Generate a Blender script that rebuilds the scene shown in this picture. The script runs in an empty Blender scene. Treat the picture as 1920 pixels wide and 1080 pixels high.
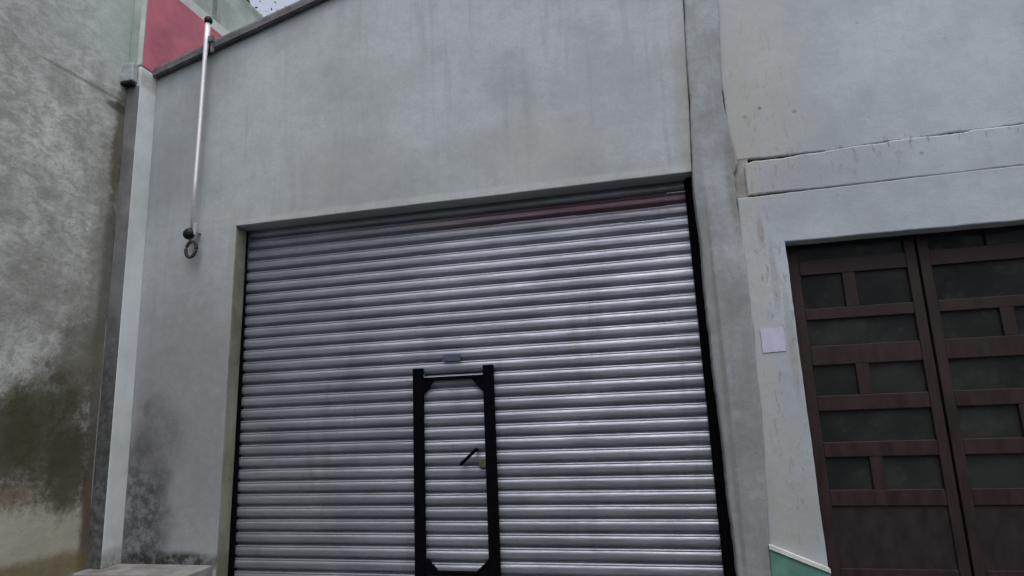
import bpy, bmesh, math, random
from mathutils import Vector, Matrix, noise as mnoise
rnd = random.Random(7)
scene = bpy.context.scene
col = scene.collection

# ---------------------------------------------------------------- camera
cam_d = bpy.data.cameras.new('camera'); cam = bpy.data.objects.new('camera', cam_d); col.objects.link(cam)
cam_d.sensor_fit = 'HORIZONTAL'; cam_d.sensor_width = 36.0; cam_d.lens = 1124.055/1920*36
cam_d.clip_start = 0.05; cam_d.clip_end = 400
r_ = Vector((0.97347657, 0.22485906, -0.04221097)); u_ = Vector((0.08279575, -0.17425006, 0.98121444)); w_ = Vector((-0.21327969, 0.95868416, 0.18824573))
mw = Matrix.Identity(4)
for i in range(3):
    mw[i][0] = r_[i]; mw[i][1] = u_[i]; mw[i][2] = -w_[i]
mw[0][3], mw[1][3], mw[2][3] = 0.0, -5.7, 1.6
cam.matrix_world = mw
scene.camera = cam

# ---------------------------------------------------------------- sky, sun, exposure (overcast)
SUN_EL, SUN_AZ = math.radians(66), math.radians(164)      # sun high, behind the camera and a touch to its right
world = bpy.data.worlds.new('World'); scene.world = world; world.use_nodes = True
wn = world.node_tree; wn.nodes.clear()
sky = wn.nodes.new('ShaderNodeTexSky'); sky.sky_type = 'NISHITA'; sky.sun_disc = False
sky.sun_elevation = SUN_EL; sky.sun_rotation = SUN_AZ; sky.air_density = 1.0; sky.dust_density = 4.0; sky.ozone_density = 1.0
hs = wn.nodes.new('ShaderNodeHueSaturation'); hs.inputs['Saturation'].default_value = 0.44
bg = wn.nodes.new('ShaderNodeBackground'); bg.inputs['Strength'].default_value = 0.15
wo = wn.nodes.new('ShaderNodeOutputWorld')
wn.links.new(sky.outputs[0], hs.inputs['Color']); wn.links.new(hs.outputs[0], bg.inputs['Color']); wn.links.new(bg.outputs[0], wo.inputs[0])
sd = bpy.data.lights.new('sun', 'SUN'); sun = bpy.data.objects.new('sun', sd); col.objects.link(sun)
sd.energy = 0.5; sd.angle = math.radians(80); sd.color = (1.0, 0.98, 0.96)
sv = Vector((math.sin(SUN_AZ)*math.cos(SUN_EL), math.cos(SUN_AZ)*math.cos(SUN_EL), math.sin(SUN_EL)))
sun.rotation_euler = (-sv).to_track_quat('-Z', 'Y').to_euler()
scene.view_settings.view_transform = 'Standard'; scene.view_settings.look = 'None'
scene.view_settings.gamma = 1.0; scene.view_settings.use_curve_mapping = False
scene.view_settings.exposure = 0.60

# ---------------------------------------------------------------- material helpers
class NT:
    def __init__(s, name):
        s.m = bpy.data.materials.new(name); s.m.use_nodes = True
        s.t = s.m.node_tree; s.t.nodes.clear()
        s.out = s.t.nodes.new('ShaderNodeOutputMaterial'); s.b = s.t.nodes.new('ShaderNodeBsdfPrincipled')
        s.t.links.new(s.b.outputs[0], s.out.inputs[0])
        s.g = s.t.nodes.new('ShaderNodeNewGeometry'); s.pos = s.g.outputs['Position']
    def _in(s, sock, v):
        if hasattr(v, 'is_output'): s.t.links.new(v, sock)
        elif isinstance(v, tuple) and len(v) == 3 and sock.type == 'RGBA': sock.default_value = (*v, 1)
        else: sock.default_value = v
    def math(s, op, a, b=0.0, c=0.0, clamp=False):
        n = s.t.nodes.new('ShaderNodeMath'); n.operation = op; n.use_clamp = clamp
        for i, v in enumerate((a, b, c)): s._in(n.inputs[i], v)
        return n.outputs[0]
    def vmath(s, op, a, b=(0, 0, 0)):
        n = s.t.nodes.new('ShaderNodeVectorMath'); n.operation = op
        s._in(n.inputs[0], a); s._in(n.inputs[1], b)
        return n.outputs['Value' if op in ('LENGTH', 'DISTANCE', 'DOT_PRODUCT') else 'Vector']
    def noise(s, scale, detail=5, rough=0.6, stretch=(1, 1, 1), off=(0, 0, 0), dist=0.0):
        v = s.vmath('MULTIPLY', s.vmath('ADD', s.pos, off), stretch)
        n = s.t.nodes.new('ShaderNodeTexNoise'); s._in(n.inputs['Vector'], v)
        n.inputs['Scale'].default_value = scale; n.inputs['Detail'].default_value = detail; n.inputs['Roughness'].default_value = rough
        n.inputs['Distortion'].default_value = dist
        return n.outputs['Fac']
    def step(s, v, lo, hi, a=0.0, b=1.0):
        n = s.t.nodes.new('ShaderNodeMapRange'); n.interpolation_type = 'SMOOTHSTEP'
        s._in(n.inputs[0], v)
        for i, x in enumerate((lo, hi, a, b)): n.inputs[i+1].default_value = x
        return n.outputs[0]
    def mix(s, f, a, b, mode='MIX'):
        n = s.t.nodes.new('ShaderNodeMix'); n.data_type = 'RGBA'; n.blend_type = mode
        s._in(n.inputs[0], f); s._in(n.inputs[6], a); s._in(n.inputs[7], b)
        return n.outputs[2]
    def blob(s, c, r, nz, amp=0.9, soft=0.42):
        d = s.vmath('LENGTH', s.vmath('DIVIDE', s.vmath('SUBTRACT', s.pos, c), r))
        d = s.math('ADD', d, s.math('MULTIPLY', s.math('SUBTRACT', nz, 0.5), amp*3.2))
        return s.step(d, 1.0-soft, 1.0+soft, 1.0, 0.0)
    def xyz(s):
        n = s.t.nodes.new('ShaderNodeSeparateXYZ'); s._in(n.inputs[0], s.pos); return n.outputs
    def bump(s, h, strength, dist=0.01):
        n = s.t.nodes.new('ShaderNodeBump'); n.inputs['Strength'].default_value = strength; n.inputs['Distance'].default_value = dist
        s._in(n.inputs['Height'], h); s.t.links.new(n.outputs[0], s.b.inputs['Normal'])
    def set(s, **k):
        for a, v in k.items(): s._in(s.b.inputs[a.replace('_', ' ')], v)

def plaster(name, base, light, dark, streak=0.35, stains=(), cloud=0.8, bump=0.35, rough=0.9, fine=0.25, pits=0.0, seed=0.0, mottle=0.0, cracks=0.0, flakes=(), patchy=0.55):
    """Rendered wall: clouds, vertical rain streaks, grain, and stains of given centre, radius, colour and strength."""
    n = NT(name); o = (seed, seed*1.7, seed*0.6)
    big = n.noise(cloud, 6, 0.62, off=o); mid = n.noise(5.5, 6, 0.65, off=o); gr = n.noise(70, 3, 0.7, off=o)
    c = n.mix(n.step(big, 0.36, 0.64), dark, light)
    c = n.mix(n.step(mid, 0.3, 0.75, 0.0, 0.55), c, base)
    if mottle:
        mo = n.noise(7.5, 7, 0.72, off=(o[0]+5, o[1]+2, o[2]), stretch=(1, .8, 1.25), dist=.6)
        c = n.mix(n.step(mo, .40, .56, mottle, 0.0), c, dark); c = n.mix(n.step(mo, .54, .72, 0.0, mottle*.8), c, light)
        m2 = n.noise(24, 6, 0.75, off=(o[0]+1, o[1]+8, o[2]), dist=.4)
        c = n.mix(n.step(m2, .34, .48, mottle*.75, 0.0), c, dark); c = n.mix(n.step(m2, .55, .70, 0.0, mottle*.6), c, light)
    st = n.noise(3.2, 5, 0.6, stretch=(3.2, 3.2, 0.22), off=o)
    c = n.mix(n.step(st, 0.50, 0.78, 0.0, streak), c, dark, 'MIX')
    st2 = n.noise(9.0, 4, 0.6, stretch=(3.0, 3.0, 0.12), off=(o[0]+9, o[1], o[2]))
    c = n.mix(n.step(st2, 0.55, 0.8, 0.0, streak*0.6), c, light)
    c = n.mix(n.math('MULTIPLY', n.step(gr, 0.35, 0.75), fine), c, dark)
    nz = n.noise(2.6, 6, 0.68, off=(o[0]+3, o[1], o[2]+1)); nz2 = n.noise(11, 5, 0.7, off=(o[0], o[1]+4, o[2]))
    nz3 = n.noise(34, 4, 0.7, off=(o[0]+2, o[1], o[2]))
    nn = n.math('ADD', n.math('ADD', n.math('MULTIPLY', nz, 0.5), n.math('MULTIPLY', nz2, 0.33)), n.math('MULTIPLY', nz3, 0.17))
    patch = n.step(n.math('ADD', n.math('MULTIPLY', nz2, .85), n.math('MULTIPLY', nz3, .15)), .36, .62, 1.0-patchy, 1.0)
    for (cc, rr, colr, k, amp) in stains:
        f = n.math('MULTIPLY', n.math('MULTIPLY', n.blob(cc, rr, nn, amp), k), patch)
        c = n.mix(f, c, colr)
    if cracks:
        nt = n.t.nodes.new('ShaderNodeTexNoise'); nt.inputs['Scale'].default_value = 2.5; nt.inputs['Detail'].default_value = 6; n.t.links.new(n.pos, nt.inputs['Vector'])
        wv = n.vmath('ADD', n.pos, n.vmath('MULTIPLY', n.vmath('SUBTRACT', nt.outputs['Color'], (.5, .5, .5)), (.9, .9, .9)))
        ve = n.t.nodes.new('ShaderNodeTexVoronoi'); ve.feature = 'DISTANCE_TO_EDGE'; ve.inputs['Scale'].default_value = .75; n._in(ve.inputs['Vector'], wv)
        ck = n.math('MULTIPLY', n.step(ve.outputs['Distance'], .001, .007, 1.0, 0.0), n.step(big, .46, .60, 0.0, cracks))
        c = n.mix(ck, c, tuple(x*.3 for x in dark))
    for (cc, rr, colr, k) in flakes:
        fl = n.noise(9, 5, .7, stretch=(2.6, 2.6, .75), off=(o[0]+7, 0, 0))
        f = n.math('MULTIPLY', n.math('MULTIPLY', n.step(fl, .56, .63), n.blob(cc, rr, nn, .5)), k)
        c = n.mix(f, c, colr)
    if pits:
        vo = n.t.nodes.new('ShaderNodeTexVoronoi'); vo.inputs['Scale'].default_value = 5.0; n.t.links.new(n.pos, vo.inputs['Vector'])
        d = n.math('ADD', vo.outputs['Distance'], n.math('MULTIPLY', n.math('SUBTRACT', nz2, 0.5), 0.25))
        c = n.mix(n.step(d, 0.02, 0.10, pits, 0.0), c, tuple(x*0.45 for x in dark))
    n.set(Base_Color=c, Roughness=rough, Specular_IOR_Level=0.2)
    h = n.math('ADD', n.math('MULTIPLY', mid, 1.0), n.math('MULTIPLY', gr, 0.25))
    n.bump(h, bump, 0.012)
    return n.m

def simple(name, base, rough=0.6, metal=0.0, var=0.25, scale=12.0, spec=0.5, bump=0.1, stretch=(1, 1, 1)):
    n = NT(name)
    a = n.noise(scale, 5, 0.65, stretch=stretch)
    c = n.mix(n.step(a, 0.3, 0.7), tuple(x*(1-var) for x in base), tuple(min(1, x*(1+var)) for x in base))
    n.set(Base_Color=c, Roughness=n.step(a, 0.2, 0.8, max(0.02, rough-0.1), min(1, rough+0.1)), Metallic=metal, Specular_IOR_Level=spec)
    if bump: n.bump(a, bump, 0.004)
    return n.m

M = {}
# warehouse render: blue-grey, dirty towards the foot of the pier
M['facade'] = plaster('grey_render', (.322, .353, .375), (.397, .431, .454), (.256, .278, .295), 0.6, [
    ((-5.0, 0, 1.4), (.85, .5, 1.9), (.235, .238, .255), .7, .5),
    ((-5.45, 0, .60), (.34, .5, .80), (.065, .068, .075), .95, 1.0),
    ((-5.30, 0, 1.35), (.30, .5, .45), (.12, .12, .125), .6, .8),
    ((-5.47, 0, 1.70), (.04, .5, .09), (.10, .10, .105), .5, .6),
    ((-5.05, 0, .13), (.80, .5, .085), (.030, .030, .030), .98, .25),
    ((-1.95, 0, 3.745), (2.9, .5, .05), (.45, .46, .465), .55, .35),
    ((-1.2, 0, 4.95), (.30, .5, .34), (.245, .265, .285), .5, .8),
    ((-2.9, 0, 5.1), (.7, .5, .4), (.27, .295, .31), .45, .9),
    ((-3.1, 0, 4.2), (.7, .5, .35), (.30, .315, .315), .45, .8),
    ((-.9, 0, 4.15), (.6, .5, .35), (.325, .335, .325), .5, .8),
    ((-.2, 0, 4.6), (.5, .5, .5), (.275, .29, .315), .5, .8),
    ((.55, 0, 4.3), (.10, .5, .8), (.27, .235, .20), .45, .7),
    ((-4.47, 0, 3.0), (.06, .5, .8), (.30, .29, .26), .7, .5),
    ], cloud=.75, bump=.4, seed=1.3, mottle=.20, fine=.4, pits=.10)
M['reveal'] = plaster('jamb_cement', (.23, .23, .185), (.30, .30, .25), (.15, .15, .12), .5, [], cloud=2.0, bump=.3, seed=6.1)
M['pil'] = plaster('pilaster_cement', (.275, .30, .325), (.345, .375, .40), (.195, .21, .22), .7, [
    ((.635, 0, 1.2), (.022, .5, 2.0), (.10, .105, .105), .75, .2),
    ((.60, 0, 2.5), (.05, .5, 1.8), (.17, .17, .16), .5, .6),
    ((.90, 0, 3.5), (.06, .5, .5), (.16, .15, .135), .7, .6),
    ((.75, 0, .8), (.4, .5, 1.6), (.17, .175, .175), .6, .6)], cloud=1.6, bump=.5, seed=3.7, pits=.3, mottle=.35)
M['right'] = plaster('white_render', (.345, .383, .425), (.405, .445, .49), (.29, .32, .352), .3, [
    ((1.22, 0, 4.5), (.46, .5, 1.0), (.355, .36, .34), .65, .8),
    ((1.05, 0, 4.2), (.14, .5, .7), (.33, .32, .285), .5, .8),
    ((1.0, 0, 1.9), (.09, .5, 1.9), (.35, .355, .335), .65, .7),
    ((1.05, 0, .7), (.25, .5, .55), (.29, .295, .28), .7, .6),
    ((1.5, 0, 3.55), (.35, .5, .13), (.27, .28, .305), .6, .8),
    ((1.22, 0, 4.26), (0.017, .2, 0.017), (.09, .085, .075), .75, .35),
    ((1.08, 0, 4.19), (0.015, .2, 0.015), (.10, .09, .08), .75, .35),
    ((1.52, 0, 4.18), (0.019, .2, 0.021), (.12, .11, .09), .75, .35),
    ((2.5, 0, 3.62), (0.015, .2, 0.014), (.12, .12, .12), .75, .35),
    ((1.09, 0, 3.05), (.03, .2, .14), (.24, .235, .22), .8, .7),
    ((1.16, 0, 2.6), (.03, .2, .3), (.25, .25, .235), .7, .8),
    ((1.23, 0, 2.0), (.03, .2, .5), (.24, .24, .23), .6, .8)], cloud=.9, bump=.4, seed=8.2, mottle=.24, fine=.35, pits=.2, flakes=[
    ((1.12, 0, 1.9), (.16, .5, 1.9), (.22, .215, .20), .75), ((1.25, 0, 4.3), (.35, .5, .9), (.27, .26, .225), .5),
    ((1.7, 0, 3.6), (.8, .5, .18), (.24, .25, .265), .6), ((2.4, 0, 3.75), (1.0, .5, .06), (.17, .17, .165), .7)])
M['rough'] = plaster('rough_mortar', (.27, .27, .26), (.33, .33, .32), (.17, .17, .16), .4, [], cloud=5, bump=.8, seed=2.2)
M['dark_gap'] = simple('dark_joint', (.05, .047, .042), .95, 0, .4, 30, .1)
# old side wall: lichen grey-green, olive damp patch, brown run along the corner
M['left'] = plaster('weathered_render', (.455, .465, .435), (.66, .675, .64), (.255, .255, .23), .25, [
    ((-5.86, -.8, 7.0), (.5, 1.4, 1.5), (.42, .48, .45), .45, .7),
    ((-5.86, -.25, 6.4), (.5, .45, .9), (.46, .54, .50), .6, .6),
    ((-5.86, -.9, .60), (.5, .9, .50), (.44, .41, .32), .85, .6),
    ((-5.86, -.36, 3.4), (.5, .16, 1.6), (.20, .195, .165), .7, .9),
    ((-5.86, -.28, 2.2), (.5, .10, 2.6), (.11, .105, .085), .85, .9),
    ((-5.86, -.29, 4.75), (.5, .08, .75), (.10, .085, .06), .85, .9),
    ((-5.86, -.27, .8), (.5, .08, .9), (.10, .075, .055), .85, .6),
    ((-5.86, -.55, 2.25), (.5, .25, .45), (.13, .125, .09), .75, .9),
    ((-5.86, -.80, 1.50), (.5, .46, .62), (.060, .058, .030), .97, .85),
    ((-5.86, -1.15, 1.40), (.5, .30, .45), (.065, .062, .035), .9, .9),
    ((-5.86, -.55, 1.15), (.5, .22, .45), (.065, .058, .035), .9, .9),
    ((-5.86, -1.15, .95), (.5, .25, .06), (.20, .14, .10), .7, .8),
    ((-5.86, -.75, 5.32), (.5, .55, .022), (.12, .115, .095), .55, .5),
    ((-5.86, -.33, 5.22), (.5, .16, .05), (.06, .055, .045), .8, .6),
    ((-5.86, -.9, .20), (.5, 1.2, .13), (.16, .13, .06), .85, .6),
    ], cloud=1.3, bump=1.0, fine=.25, seed=5.5, pits=.25, mottle=.6, patchy=.14)
M['green_wall'] = plaster('pale_green_render', (.36, .435, .395), (.45, .52, .48), (.29, .34, .31), .3, [
    ((-5.67, .91, 7.3), (.3, .045, .55), (.10, .11, .09), .8, .8),
    ((-5.67, 1.0, 7.0), (.3, .05, .3), (.15, .16, .13), .7, .8),
    ((-5.67, 1.75, 7.9), (.3, .35, .10), (.17, .21, .17), .6, .9)], cloud=2, bump=.4, seed=4.4)
M['red'] = plaster('red_paint', (.50, .145, .19), (.57, .165, .215), (.38, .13, .165), .3, [
    ((-5.67, .05, 6.2), (.3, .2, .3), (.26, .09, .11), .6, .8)], cloud=2.5, bump=.25, fine=.15, seed=9.1)
M['white'] = plaster('white_paint', (.52, .55, .53), (.60, .62, .61), (.42, .45, .43), .3, [], cloud=3, bump=.2, seed=2.9)
M['pale_pillar'] = plaster('pale_pillar_paint', (.62, .665, .675), (.69, .73, .74), (.52, .56, .56), .35, [
    ((-5.67, -.1, .10), (.3, .5, .16), (.23, .22, .19), .9, .5),
    ((-5.67, -.1, 5.62), (.3, .5, .10), (.27, .27, .25), .6, .5)], cloud=1.6, bump=.15, seed=7.3)
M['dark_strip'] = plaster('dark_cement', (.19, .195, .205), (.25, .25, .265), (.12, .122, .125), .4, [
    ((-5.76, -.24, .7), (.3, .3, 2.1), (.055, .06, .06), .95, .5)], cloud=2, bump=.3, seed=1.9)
M['hopper'] = simple('grey_sheet', (.33, .37, .39), .6, 0, .2, 14)
M['coping'] = simple('coping_cement', (.105, .105, .115), .75, 0, .4, 7, .3, .4)
M['step'] = plaster('step_concrete', (.24, .24, .235), (.30, .30, .295), (.16, .16, .155), .1, [], cloud=3, bump=.5, seed=2.0)
M['pave'] = plaster('pavement_concrete', (.125, .125, .123), (.16, .16, .157), (.09, .09, .088), .0, [], cloud=1.1, bump=.5, seed=12.0)
M['asphalt'] = simple('asphalt', (.055, .055, .057), .9, 0, .35, 60, .3, .6)
M['kerb'] = simple('kerb_stone', (.27, .27, .26), .85, 0, .25, 20, .3, .4)
M['black'] = simple('black_paint', (.003, .003, .005), .9, 0, .3, 20, .02, .1)
M['rail_black'] = simple('black_rail', (.003, .003, .004), .9, 0, .3, 20, .02, .1)
M['chrome'] = simple('bright_steel', (.74, .73, .77), .35, .35, .08, 25, .5, .05)
M['rubber'] = simple('black_rubber', (.008, .007, .010), .55, 0, .3, 20, .25)
M['rust'] = simple('rusty_iron', (.045, .034, .034), .7, .3, .5, 30, .4, .4)
M['brass'] = simple('worn_brass', (.13, .12, .075), .6, .5, .3, 30, .5)
M['sticker'] = simple('navy_sticker', (.05, .07, .12), .5, 0, .3, 40, .4, 0)
M['paper'] = simple('lilac_white_paper', (.42, .43, .545), .85, 0, .07, 14, .1, 0)
M['plinth'] = plaster('green_paint', (.085, .205, .17), (.11, .24, .20), (.06, .155, .13), .3, [], cloud=3, bump=.25, seed=3.3)
M['wood'] = simple('dark_red_wood', (.022, .0128, .0130), .6, 0, .28, 4, .25, .25, (3, 3, .8))
M['panel_wood'] = simple('dark_brown_board', (.019, .0135, .0145), .6, 0, .25, 5, .25, .25, (2, 2, 1))
M['inner'] = simple('unlit_interior', (.02, .02, .02), .9, 0, .2, 4, .1)
M['roof'] = simple('fibre_cement_roof', (.2, .2, .2), .9, 0, .3, 5, .2, .3)
M['leaf'] = simple('leaf_green', (.05, .085, .035), .6, 0, .5, 3, .4, 0)
M['bark'] = simple('bark', (.09, .07, .055), .9, 0, .4, 12, .2, .6)
M['opp'] = plaster('added_house_cream_render', (.24, .235, .22), (.28, .275, .26), (.18, .175, .165), .4, [], cloud=.6, bump=.3, seed=15)
M['shutter_wood'] = simple('green_shutter_paint', (.05, .08, .07), .6, 0, .2, 8)

def metal_slat(name, maroon=0.0):
    n = NT(name)
    a = n.noise(1.4, 5, 0.6, stretch=(1, 1, 2.2)); b = n.noise(14, 5, 0.7, stretch=(.5, 1, 3)); c2 = n.noise(60, 3, .6, stretch=(.25, 1, 1))
    c = n.mix(n.step(a, .3, .7), (.23, .247, .292), (.32, .34, .395))
    c = n.mix(n.step(b, .45, .8, 0, .45), c, (.17, .178, .205))
    c = n.mix(n.step(c2, .5, .85, 0, .25), c, (.40, .42, .47))
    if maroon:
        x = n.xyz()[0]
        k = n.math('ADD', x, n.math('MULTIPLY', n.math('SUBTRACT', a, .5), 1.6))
        c = n.mix(n.step(k, -4.2, -.4, 0, maroon), c, (.115, .055, .07))  # maroon reflection painted into the colour, growing to the right
    gr_ = n.noise(2.2, 6, .7, stretch=(2.5, 1, .35), off=(4, 0, 0)); c = n.mix(n.step(gr_, .52, .75, 0, .5), c, (.17, .165, .17))
    n.set(Base_Color=c, Metallic=.72, Roughness=n.step(b, .25, .8, .40, .56))
    w1 = n.noise(2.1, 3, .5, stretch=(1, 1, 9)); w2 = n.noise(9, 3, .5, stretch=(.6, 1, 3))
    n.bump(n.math('ADD', w1, n.math('MULTIPLY', w2, .25)), .28, .02)
    return n.m
M['slat'] = metal_slat('galvanised_slat'); M['slat_reflection'] = metal_slat('maroon_reflection_slat', .9); M['slat_faint_reflection'] = metal_slat('pink_reflection_slat', .32)  # the last two carry a reddish reflection painted into their colour

def glass_mat():
    n = NT('dark_pane_glass')
    a = n.noise(1.8, 4, .6); d = n.noise(7, 5, .7)
    c = n.mix(n.step(a, .35, .7), (.013, .015, .015), (.026, .028, .027))
    c = n.mix(n.step(d, .5, .85, 0, .5), c, (.06, .06, .055))
    n.set(Base_Color=c, Roughness=n.step(d, .3, .8, .04, .18), Specular_IOR_Level=.5)
    n.bump(n.noise(2.6, 3, .5), .22, .03)
    return n.m
M['glass'] = glass_mat()

# ---------------------------------------------------------------- mesh helpers
def link(name, me, mat, parent=None):
    o = bpy.data.objects.new(name, me); col.objects.link(o)
    if mat and not me.materials: me.materials.append(M[mat])
    if parent: o.parent = parent
    return o
def from_bm(name, bm, mat, parent=None, smooth=False):
    bmesh.ops.recalc_face_normals(bm, faces=bm.faces[:])
    me = bpy.data.meshes.new(name); bm.to_mesh(me); bm.free()
    if smooth:
        for p in me.polygons: p.use_smooth = True
    return link(name, me, mat, parent)
def bx(bm, x0, x1, y0, y1, z0, z1, bev=0.0):
    r = bmesh.ops.create_cube(bm, size=1.0)
    for v in r['verts']:
        v.co = Vector((x0+(v.co.x+.5)*(x1-x0), y0+(v.co.y+.5)*(y1-y0), z0+(v.co.z+.5)*(z1-z0)))
    if bev:
        es = {e for v in r['verts'] for e in v.link_edges}
        bmesh.ops.bevel(bm, geom=list(es), offset=bev, segments=2, affect='EDGES', profile=.5)
def box(name, mat, parent, x0, x1, y0, y1, z0, z1, bev=0.0):
    bm = bmesh.new(); bx(bm, x0, x1, y0, y1, z0, z1, bev); return from_bm(name, bm, mat, parent)
def resample(pts, step, jit, closed=True):
    out = []; n = len(pts)
    for i in range(n):
        a = Vector(pts[i]); b = Vector(pts[(i+1) % n]); L = (b-a).length; k = max(1, int(L/step))
        t = (b-a).normalized(); nr = Vector((-t.y, t.x))
        for j in range(k):
            p = a.lerp(b, j/k)
            if jit and j: p = p+nr*(mnoise.noise(Vector((p.x*3.1, p.y*3.1, i*7.3)))*jit+rnd.uniform(-.25, .25)*jit)
            out.append(p)
    return out
def slab(name, mat, parent, outline, y0, y1, step=.12, jit=.006, bev=.008):
    """A rendered wall piece: outline in X-Z, uneven edges, softened arris at the front (y0), back at y1."""
    P = resample(outline, step, jit)
    area = sum(P[i].x*P[(i+1) % len(P)].y-P[(i+1) % len(P)].x*P[i].y for i in range(len(P)))
    if area < 0: P.reverse()
    bm = bmesh.new(); n = len(P)
    def ring(off, y):
        vs = []
        for i in range(n):
            a, b, c = P[i-1], P[i], P[(i+1) % n]
            d1 = (b-a).normalized(); d2 = (c-b).normalized(); m = (Vector((-d1.y, d1.x))+Vector((-d2.y, d2.x)))
            m = m/max(.6, m.length_squared/2) if m.length > 1e-6 else Vector((0, 0))
            q = b+m*off; vs.append(bm.verts.new((q.x, y, q.y)))
        return vs
    r0 = ring(bev, y0); r1 = ring(bev*.3, y0+bev*.3); r2 = ring(0, y0+bev); r3 = ring(0, y1)
    bm.faces.new(r0)
    for A, B in ((r0, r1), (r1, r2), (r2, r3)):
        for i in range(n): bm.faces.new((A[i], B[i], B[(i+1) % n], A[(i+1) % n]))
    bm.faces.new(r3[::-1])
    return from_bm(name, bm, mat, parent)
def tube(bm, pts, rads, seg=12):
    pts = [Vector(p) for p in pts]; rings = []
    for i, p in enumerate(pts):
        t = (pts[min(i+1, len(pts)-1)]-pts[max(i-1, 0)]).normalized()
        a = t.orthogonal().normalized() if abs(t.z) > .99 else t.cross(Vector((0, 0, 1))).normalized()
        b = t.cross(a); r = rads[i] if isinstance(rads, (list, tuple)) else rads
        rings.append([bm.verts.new(p+(a*math.cos(2*math.pi*k/seg)+b*math.sin(2*math.pi*k/seg))*r) for k in range(seg)])
    for A, B in zip(rings, rings[1:]):
        for k in range(seg): bm.faces.new((A[k], A[(k+1) % seg], B[(k+1) % seg], B[k]))
    bm.faces.new(rings[0][::-1]); bm.faces.new(rings[-1])
def empty(name, loc, label, cat, group=None):
    o = bpy.data.objects.new(name, None); col.objects.link(o); o.empty_display_size = .2
    # parts are modelled in world coordinates, so the root stays at the origin of the place it stands on
    o['base'] = list(loc); return tag(o, label, cat, group)
def tag(o, label, cat, group=None):
    o['label'] = label; o['category'] = cat
    if group: o['group'] = group
    return o
def struct(o): o['kind'] = 'structure'; return o

# ---------------------------------------------------------------- ground
struct(box('road', 'asphalt', None, -60, 60, -60, -1.75, -.5, -.26))
bm = bmesh.new(); bx(bm, -40, 40, -1.6, 25, -.5, -.14); struct(from_bm('pavement', bm, 'pave'))
kerb_root = None
bm = bmesh.new(); bx(bm, -40, 40, -1.75, -1.601, -.5, -.136, .012); struct(from_bm('kerb', bm, 'kerb'))

# ---------------------------------------------------------------- warehouse
wh = empty('warehouse', (-2.5, 0, 0), 'grey rendered warehouse with sloping gable coping around the roller shutter', 'building')
XL, OL, OR_, OT = -5.67, -4.475, .553, 3.705
def rake(x): return 5.735+.268*(x-XL) if x < -2.5 else 5.735+.268*(-2.5-XL)-.268*(x+2.5)
front = [(XL, -.14), (-4.507, -.14), (-4.447, OT), (.546, OT-.004), (.58, 4.3), (.635, 5.53), (.64, rake(.64)), (-2.5, rake(-2.5)), (XL, rake(XL))]
slab('wall', 'facade', wh, front, 0, .30, .14, .005, .010)
slab('jamb', 'reveal', wh, [(-4.522, -.14), (-4.50, -.14), (-4.440, OT-.004), (-4.47, OT-.004)], .012, .31, .15, .003, .003)
pil = [(.574, -.14), (.548, 2.2), (.548, 3.70), (.583, 4.3), (.638, 5.53), (.65, 6.3), (.97, 6.3), (.958, 5.46), (.905, 4.5), (.912, 4.2), (.948, 3.9), (.962, 3.71), (.915, 3.62), (.913, 3.39), (.93, 2.6), (.927, 2.24), (.905, 1.2), (.828, -.14)]
slab('pilaster', 'pil', wh, pil, -.035, .32, .05, .012, .020)
# raking coping with drip edge, left slope and right slope
def coping(x0, x1):
    bm = bmesh.new(); N = 24
    prof = [(-.075, .0), (-.075, .075), (-.055, .118), (.32, .118), (.32, .0), (-.045, .0), (-.045, -.012), (-.06, -.012), (-.06, .0)]
    rings = []
    for i in range(N+1):
        x = x0+(x1-x0)*i/N; j = mnoise.noise(Vector((x*2, 0, 3)))*.008
        rings.append([bm.verts.new((x, y, rake(x)+z+j)) for y, z in prof])
    for A, B in zip(rings, rings[1:]):
        for k in range(len(prof)): bm.faces.new((A[k], A[(k+1) % len(prof)], B[(k+1) % len(prof)], B[k]))
    bm.faces.new(rings[0][::-1]); bm.faces.new(rings[-1])
    return from_bm('coping', bm, 'coping', wh)
coping(XL+.004, -2.501); coping(-2.499, .64)
bm = bmesh.new()
for (x0, x1) in ((XL+.02, -2.5), (-2.5, .62)):
    vs = [bm.verts.new(p) for p in ((x0, .33, rake(x0)-.10), (x1, .33, rake(x1)-.10), (x1, 9, rake(x1)-.10), (x0, 9, rake(x0)-.10))]
    vt = [bm.verts.new(v.co+Vector((0, 0, .06))) for v in vs]
    bm.faces.new(vs); bm.faces.new(vt)
    for i in range(4): bm.faces.new((vs[i], vs[(i+1) % 4], vt[(i+1) % 4], vt[i]))
from_bm('roof', bm, 'roof', wh)
box('back_wall', 'inner', wh, XL+.02, .6, 8.9, 9.0, -.14, 5.6)
# the pale pillar in the corner, its dark front face and the block that caps it
box('corner_pillar', 'pale_pillar', wh, -5.852, XL, -.237, .05, .10, 5.775, .006)
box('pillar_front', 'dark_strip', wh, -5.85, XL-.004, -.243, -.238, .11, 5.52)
box('plaster_edge', 'step', wh, -5.862, -5.853, -.247, -.2385, .2, 2.7, .003)
cb = box('cap_block', 'hopper', wh, -5.875, -5.705, -.325, -.2445, 5.555, 5.79, .014)
box('underside_shade_slab', 'rubber', cb, -5.905, -5.722, -.335, -.2445, 5.515, 5.554, .006)  # dark slab added to stand in for the block's shaded underside

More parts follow.
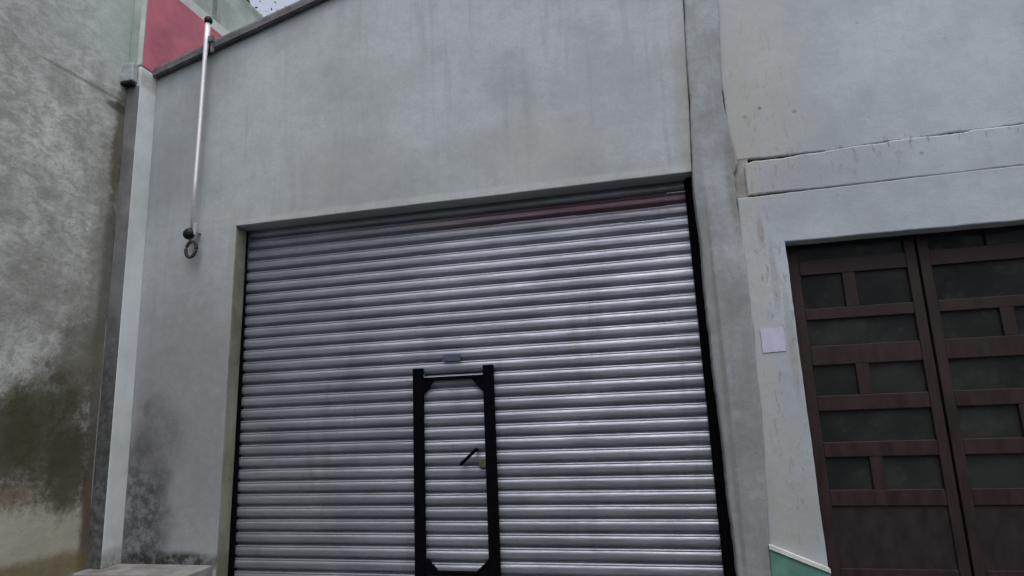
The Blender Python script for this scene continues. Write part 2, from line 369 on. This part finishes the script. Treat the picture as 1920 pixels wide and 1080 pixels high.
# ---------------------------------------------------------------- left neighbour
lb = empty('neighbouring_house', (-6, -3, 0), 'tall weathered side wall with olive damp patch and red band, left of the warehouse', 'building')
bm = bmesh.new()
NY, NZ = 70, 60
g = [[bm.verts.new((-5.858+mnoise.noise(Vector((9, y*1.3, z*1.3)))*.012+mnoise.noise(Vector((4, y*5, z*5)))*.004, y, z))
      for z in [-.14+i/NZ*8.10 for i in range(NZ+1)]] for y in [-9+i/NY*8.76 for i in range(NY+1)]]
for i in range(NY):
    for j in range(NZ): bm.faces.new((g[i][j], g[i+1][j], g[i+1][j+1], g[i][j+1]))
from_bm('wall', bm, 'left', lb, True)
box('wall_core', 'left', lb, -6.4, -5.88, -9, 9, -.14, 7.95)
box('upper_wall', 'green_wall', lb, -5.879, XL, -.237, 9, 5.782, 7.96, .006)
box('red_band', 'red', lb, XL+.001, XL+.005, -.225, 8.5, 5.79, 7.02)
box('white_stripe', 'white', lb, XL+.001, XL+.006, -.225, 8.5, 7.0205, 7.17)
box('white_edge', 'white', lb, -5.735, XL+.004, -.242, -.2375, 5.80, 7.95)

# ---------------------------------------------------------------- right neighbour
rb = empty('neighbouring_building', (3, 0, 0), 'pale blue-white rendered building with lintel band above the brown door', 'building')
DX0, DX1, DT = 1.287, 3.62, 2.93
slab('upper_wall', 'right', rb, [(.90, 3.760), (1.3, 3.757), (1.7, 3.756), (2.2, 3.768), (3.0, 3.776), (7, 3.79), (7, 6.8), (.93, 6.8)], .014, .33, .035, .012, .014)
slab('lintel_band', 'right', rb, [(1.018, 3.40), (7, 3.405), (7, 3.785), (2.9, 3.775), (2.1, 3.765), (1.5, 3.745), (1.09, 3.735), (1.035, 3.715), (1.018, 3.67)], -.004, .33, .035, .012, .016)
slab('lower_wall', 'right', rb, [(.84, -.14), (DX0, -.14), (DX0, DT), (DX1, DT), (DX1, -.14), (7, -.14), (7, 3.410), (3.2, 3.408), (2.0, 3.400), (.92, 3.388)], -.002, .33, .05, .006, .012)
slab('mortar_strip', 'rough', rb, [(.85, 3.36), (1.05, 3.36), (1.06, 3.775), (.85, 3.775)], .019, .30, .06, .012, .01)
box('joint_backing', 'dark_gap', rb, 1.0, 6.9, .05, .28, 3.30, 3.90)
bm = bmesh.new()
pr = [(.832, -.14), (1.288, -.14), (1.288, .135), (.846, .315)]
f0 = [bm.verts.new((x, -.045, z)) for x, z in pr]; f1 = [bm.verts.new((x, -.003, z)) for x, z in pr]
bm.faces.new(f0); bm.faces.new(f1[::-1])
for i in range(4): bm.faces.new((f0[i], f1[i], f1[(i+1) % 4], f0[(i+1) % 4]))
pl = from_bm('plinth', bm, 'plinth', rb)
bm = bmesh.new()
pr = [(.843, .316), (1.290, .136), (1.290, .168), (.86, .345), (.843, .345)]
f0 = [bm.verts.new((x, -.058, z)) for x, z in pr]; f1 = [bm.verts.new((x, -.003, z)) for x, z in pr]
bm.faces.new(f0); bm.faces.new(f1[::-1])
for i in range(5): bm.faces.new((f0[i], f1[i], f1[(i+1) % 5], f0[(i+1) % 5]))
from_bm('plinth_cap', bm, 'white', pl)

# ---------------------------------------------------------------- concrete step at the pier
tag(box('concrete_step', 'step', None, -5.855, -4.535, -.40, -.002, -.14, .10, .014), 'low grey concrete step at the foot of the wall left of the shutter', 'step')

# ---------------------------------------------------------------- roller shutter
sh = empty('roller_shutter', (-1.95, .2, 0), 'ribbed galvanised roller shutter with small black-framed door in it', 'shutter')
PITCH, TOPJ, SY = .1288, 3.602, .222
SL, SR = -4.46, .505
DL, DR = -2.335, -1.59          # wicket opening, stile centre to stile centre
prof = [(.036, 0.0), (.036, -.009), (.006, -.010), (.000, -.014), (-.003, -.020), (-.0035, -.025), (-.0005, -.029), (.0005, -.031), (-.003, -.034), (-.0072, -.041), (-.0102, -.049),
        (-.0117, -.057), (-.0122, -.067), (-.0120, -.078), (-.0115, -.090), (-.0105, -.100), (-.0060, -.106), (.036, -PITCH+.001)]
def slat_mesh(L, seed):
    me = bpy.data.meshes.new('slat'); bm = bmesh.new(); n = max(2, int(L/.16)); rr = random.Random(seed)
    ph = rr.uniform(0, 100); rows = []
    for i in range(n+1):
        x = L*i/n; dy = mnoise.noise(Vector((x*.9, ph, 0)))*.003; dz = mnoise.noise(Vector((x*.6, ph, 5)))*.0008
        sc = 1+mnoise.noise(Vector((x*1.7, ph, 9)))*.10
        rows.append([bm.verts.new((x, p[0]*sc+dy, p[1]+dz)) for p in prof])
    for A, B in zip(rows, rows[1:]):
        for k in range(len(prof)-1):
            f = bm.faces.new((A[k], A[k+1], B[k+1], B[k])); f.smooth = True
    bmesh.ops.recalc_face_normals(bm, faces=bm.faces[:])
    # make the convex side face the street
    if sum(f.normal.y for f in bm.faces) > 0: bmesh.ops.reverse_faces(bm, faces=bm.faces[:])
    bm.to_mesh(me); bm.free(); return me
DOORTOP = 1.985
full = [slat_mesh(SR-SL, i) for i in range(6)]; lef = [slat_mesh(DL-SL, 20+i) for i in range(5)]; rig = [slat_mesh(SR-DR, 40+i) for i in range(5)]
dor = [slat_mesh(DR-DL-.02, 60+i) for i in range(4)]
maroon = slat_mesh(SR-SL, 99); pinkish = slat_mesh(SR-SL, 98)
wd = bpy.data.objects.new('wicket_door', None); col.objects.link(wd); wd.parent = sh; wd['label'] = 'narrow black-framed door set in the shutter'
def place(me, x, z, parent, mat='slat', dy=0.0):
    o = link('slat', me, mat, parent); o.location = (x, SY+dy+rnd.uniform(-.001, .001), z)
    o.rotation_euler = (rnd.uniform(-.014, .014), 0, 0)
for k in range(-2, 29):
    z = TOPJ-PITCH*k
    if k == 0: place(maroon, SL, z, sh, 'slat_reflection'); continue
    if k == 1: place(pinkish, SL, z, sh, 'slat_faint_reflection'); continue
    if z-PITCH > DOORTOP-.09: place(full[(k*5+3) % 6], SL, z, sh)
    else:
        place(lef[(k*3) % 5], SL, z, sh); place(rig[(k*2+1) % 5], DR, z, sh)
        place(dor[k % 4], DL+.01, z-.012, wd, dy=-.012)
# frame of the little door
def part(name, mat, parent, *a, bev=.004): return box(name, mat, parent, *a, bev)
FY0, FY1 = .146, .205
part('stile', 'black', wd, -2.389, -2.287, FY0, FY1, -.13, 1.990)
part('stile', 'black', wd, -1.640, -1.538, FY0, FY1, -.13, 1.988)
part('top_rail', 'black', wd, -2.286, -1.641, FY0+.008, FY1, 1.860, 1.895)
part('bottom_rail', 'black', wd, -2.286, -1.641, FY0+.008, FY1, .0, .035)
def gusset(xc, zc, sx, sz, a, b):
    bm = bmesh.new()
    tri = [(xc, zc), (xc+sx*a, zc), (xc+sx*a, zc+sz*.012), (xc+sx*.012, zc+sz*b), (xc, zc+sz*b)]
    A = [bm.verts.new((x, FY0+.014, z)) for x, z in tri]; B = [bm.verts.new((x, FY1, z)) for x, z in tri]
    bm.faces.new(A); bm.faces.new(B[::-1])
    for i in range(5): bm.faces.new((A[i], B[i], B[(i+1) % 5], A[(i+1) % 5]))
    from_bm('corner_gusset', bm, 'black', wd)
gusset(-2.286, 1.859, 1, -1, .105, .125); gusset(-1.641, 1.859, -1, -1, .115, .128)
gusset(-2.286, .036, 1, 1, .115, .105); gusset(-1.641, .036, -1, 1, .12, .105)
bm = bmesh.new(); tube(bm, [(-1.895, .134, 1.022), (-1.885, .128, 1.032), (-1.722, .124, 1.170), (-1.712, .128, 1.178)], [.010, .016, .016, .010], 10)
bx(bm, -1.885, -1.865, 0.126, .212, 1.04, 1.062); bx(bm, -1.745, -1.725, 0.126, .212, 1.145, 1.168)
from_bm('handle', bm, 'black', wd)
bm = bmesh.new(); bx(bm, -1.715, -1.642, 0.165, .205, .995, 1.075, .006); tube(bm, [(-1.68, .168, 1.05), (-1.68, .157, 1.05)], .012, 12)
from_bm('lock_plate', bm, 'brass', wd)
st = box('sticker', 'sticker', sh, -2.075, -1.885, .196, .1985, 2.050, 2.118); st['label'] = 'small navy sticker above the little door'
# guide rails
bm = bmesh.new(); bx(bm, .494, .590, .130, .265, -.139, 3.69, .004); bx(bm, .478, .495, .180, .194, -.139, 3.69)
from_bm('guide_rail', bm, 'rail_black', sh)
bm = bmesh.new(); bx(bm, -4.50, -4.446, .186, .265, -.139, 3.69); bx(bm, -4.447, -4.428, .182, .196, -.139, 3.69)
from_bm('guide_rail', bm, 'rail_black', sh)

# ---------------------------------------------------------------- brown panelled door on the right
gd = empty('garage_door', (2.4, .15, 0), 'dark red-brown wooden double door with staggered glass panes, right of the pilaster', 'door')
YF, YB = .180, .235
ROWS = [(2.775, 2.905), (2.325, 2.640), (1.985, 2.225), (1.545, 1.815), (1.145, 1.415), (.745, 1.020)]
def leaf(x0, x1, split_even, name_label):
    lf = bpy.data.objects.new('leaf', None); col.objects.link(lf); lf.parent = gd; lf['label'] = name_label
    sw = .085
    j = lambda: rnd.uniform(-.0015, .0015)
    box('stile', 'wood', lf, x0, x0+sw, YF+j(), YB, -.12, 2.915, .005)
    box('stile', 'wood', lf, x1-sw, x1, YF+j(), YB, -.12, 2.915, .005)
    a, b = x0+sw+.001, x1-sw-.001
    zs = [2.914]+[v for r in ROWS for v in (r[1], r[0])]
    edges = [(ROWS[0][1], 2.914)]+[(ROWS[i+1][1], ROWS[i][0]) for i in range(5)]+[(.615, ROWS[5][0])]
    for z0, z1 in edges: box('rail', 'wood', lf, a, b, YF+.004+j(), YB, z0, z1, .005)
    for i, (z0, z1) in enumerate(ROWS):
        if (i % 2 == 1) == split_even or (i == 0 and not split_even):
            m = a+(b-a)*(.455 if split_even else .52)
            box('mullion', 'wood', lf, m-.052, m+.052, YF+.006+j(), YB, z0+.001, z1-.001, .004)
            spans = [(a, m-.053), (m+.053, b)]
        else: spans = [(a, b)]
        for p, q in spans:
            o = box('pane', 'glass', lf, p, q, .214, .220, z0, z1)
            o.rotation_euler = (0, 0, 0)
            # glazing beads
    box('board', 'panel_wood', lf, a, b, .200, .230, .115, .614)
    box('rail', 'wood', lf, a, b, YF+.004, YB, -.119, .114, .005)
leaf(1.335, 2.392, True, 'left leaf of the brown door')
leaf(2.412, 3.56, False, 'right leaf of the brown door')
box('door_frame', 'wood', gd, 1.290, 1.333, .16, .26, -.139, 2.926, .004)
box('door_frame', 'wood', gd, 3.562, 3.617, .16, .26, -.139, 2.926, .004)
box('door_frame', 'wood', gd, 1.334, 3.561, .17, .26, 2.917, 2.927, .002)
box('backing', 'inner', gd, 1.29, 3.617, .275, .32, -.139, 2.926)

# ---------------------------------------------------------------- hanging pole with hook
hp = empty('hanging_pole', (-4.92, -.1, 3.3), 'thin bright steel pole with black knobs and iron ring hanging beside the shutter', 'pole')
PX = [(-4.879, -.11, 6.29), (-4.892, -.105, 6.05), (-4.907, -.10, 5.75), (-4.918, -.10, 5.0), (-4.934, -.10, 4.3), (-4.944, -.10, 3.70)]
bm = bmesh.new(); tube(bm, PX, [.030, .030, .024, .022, .020, .018], 14); from_bm('rod', bm, 'chrome', hp, True)
bm = bmesh.new(); bmesh.ops.create_uvsphere(bm, u_segments=18, v_segments=12, radius=.048)
for v in bm.verts: v.co = Vector((v.co.x, v.co.y, v.co.z*1.15))+Vector((-4.877, -.11, 6.318))
from_bm('top_knob', bm, 'rubber', hp, True)
bm = bmesh.new(); bx(bm, -4.86, -4.80, -.12, -.085, 6.03, 6.10); bx(bm, -4.835, -4.805, -.10, -.07, 5.90, 6.08)
from_bm('bracket', bm, 'coping', hp)
bm = bmesh.new(); bmesh.ops.create_uvsphere(bm, u_segments=20, v_segments=14, radius=.070)
for v in bm.verts: v.co = Vector((v.co.x, v.co.y*.75, v.co.z*.95))+Vector((-4.972, -.105, 3.640))
bk = from_bm('pulley', bm, 'rubber', hp, True)
bm = bmesh.new(); bx(bm, -4.925, -4.885, -.115, -.09, 3.62, 3.75, .006); bx(bm, -4.93, -4.90, -.09, 0, 3.66, 3.70)
from_bm('wall_bracket', bm, 'hopper', hp)
bm = bmesh.new()
R_ = []
for k in range(21):
    a = 2*math.pi*k/20; R_.append((-4.932+.050*math.cos(a)+.012*math.sin(a), -.105+.018*math.cos(a), 3.455+.092*math.sin(a)))
tube(bm, R_, .019, 10); tube(bm, [(-4.955, -.105, 3.60), (-4.945, -.105, 3.53)], .016, 8)
from_bm('hook_ring', bm, 'rust', hp, True)

# ---------------------------------------------------------------- paper notice
bm = bmesh.new(); bx(bm, .985, 1.178, -.0080, -.0055, 1.945, 2.160)
for v in bm.verts: v.co.z += (v.co.x-1.08)*.03
tag(from_bm('paper_notice', bm, 'paper'), 'faded lilac-white paper stuck on the wall left of the brown door', 'notice')

# ---------------------------------------------------------------- tree behind the left wall
tr = empty('tree', (-8.4, 5.8, 0), 'leafy treetop showing above the pale green wall at the top left', 'tree')
bm = bmesh.new()
tube(bm, [(-8.6, 6.2, .86), (-8.5, 6.1, 4), (-8.3, 6.0, 8), (-8.1, 5.8, 10.5), (-8.0, 5.6, 12.5)], [.22, .18, .13, .08, .03], 10)
ends = []
for k in range(16):
    a = k*2.4; z = 8.5+k*.26; L = 1.5-.05*k
    p0 = Vector((-8.3+.02*k, 6.0-.03*k, z)); p1 = p0+Vector((math.cos(a)*L*.5, math.sin(a)*L*.5, .35)); p2 = p0+Vector((math.cos(a)*L, math.sin(a)*L, .5))
    tube(bm, [p0, p1, p2], [.04, .025, .008], 6); ends += [p1, p2, (p1+p2)/2]
from_bm('trunk', bm, 'bark', tr, True)
bm = bmesh.new()
for e in ends:
    for q in range(12):
        c = e+Vector((rnd.gauss(0, .24), rnd.gauss(0, .24), rnd.gauss(0, .2))); s = rnd.uniform(.035, .065)
        a = Vector((rnd.gauss(0, 1), rnd.gauss(0, 1), rnd.gauss(0, 1))).normalized(); b = a.orthogonal().normalized()
        bm.faces.new([bm.verts.new(c+a*s), bm.verts.new(c+b*s*.5), bm.verts.new(c-a*s), bm.verts.new(c-b*s*.5)])
cr = from_bm('crown', bm, 'leaf', tr)

for o_ in tr.children: o_.location = (-1.0, .8, -1.0)

# ---------------------------------------------------------------- unseen house added across the street to shade it and show in the panes
ob = empty('added_house_across_street', (0, -13, 0), 'plain cream house added behind the camera to shade the street, mirrored in the door panes', 'building')
struct(box('added_far_pavement', 'pave', None, -40, 40, -11.6, -9.2, -.5, -.14))
box('wall', 'opp', ob, -16, 18, -22, -10.2, -.14, 5.7)
for i in range(8):
    x = -14+i*4.1
    for z in (1.0, 3.6):
        w_o = box('added_house_window', 'glass', ob, x, x+1.1, -10.2, -10.16, z, z+1.5); box('added_house_frame', 'white', w_o, x-.06, x+1.16, -10.198, -10.17, z-.06, z+1.56)
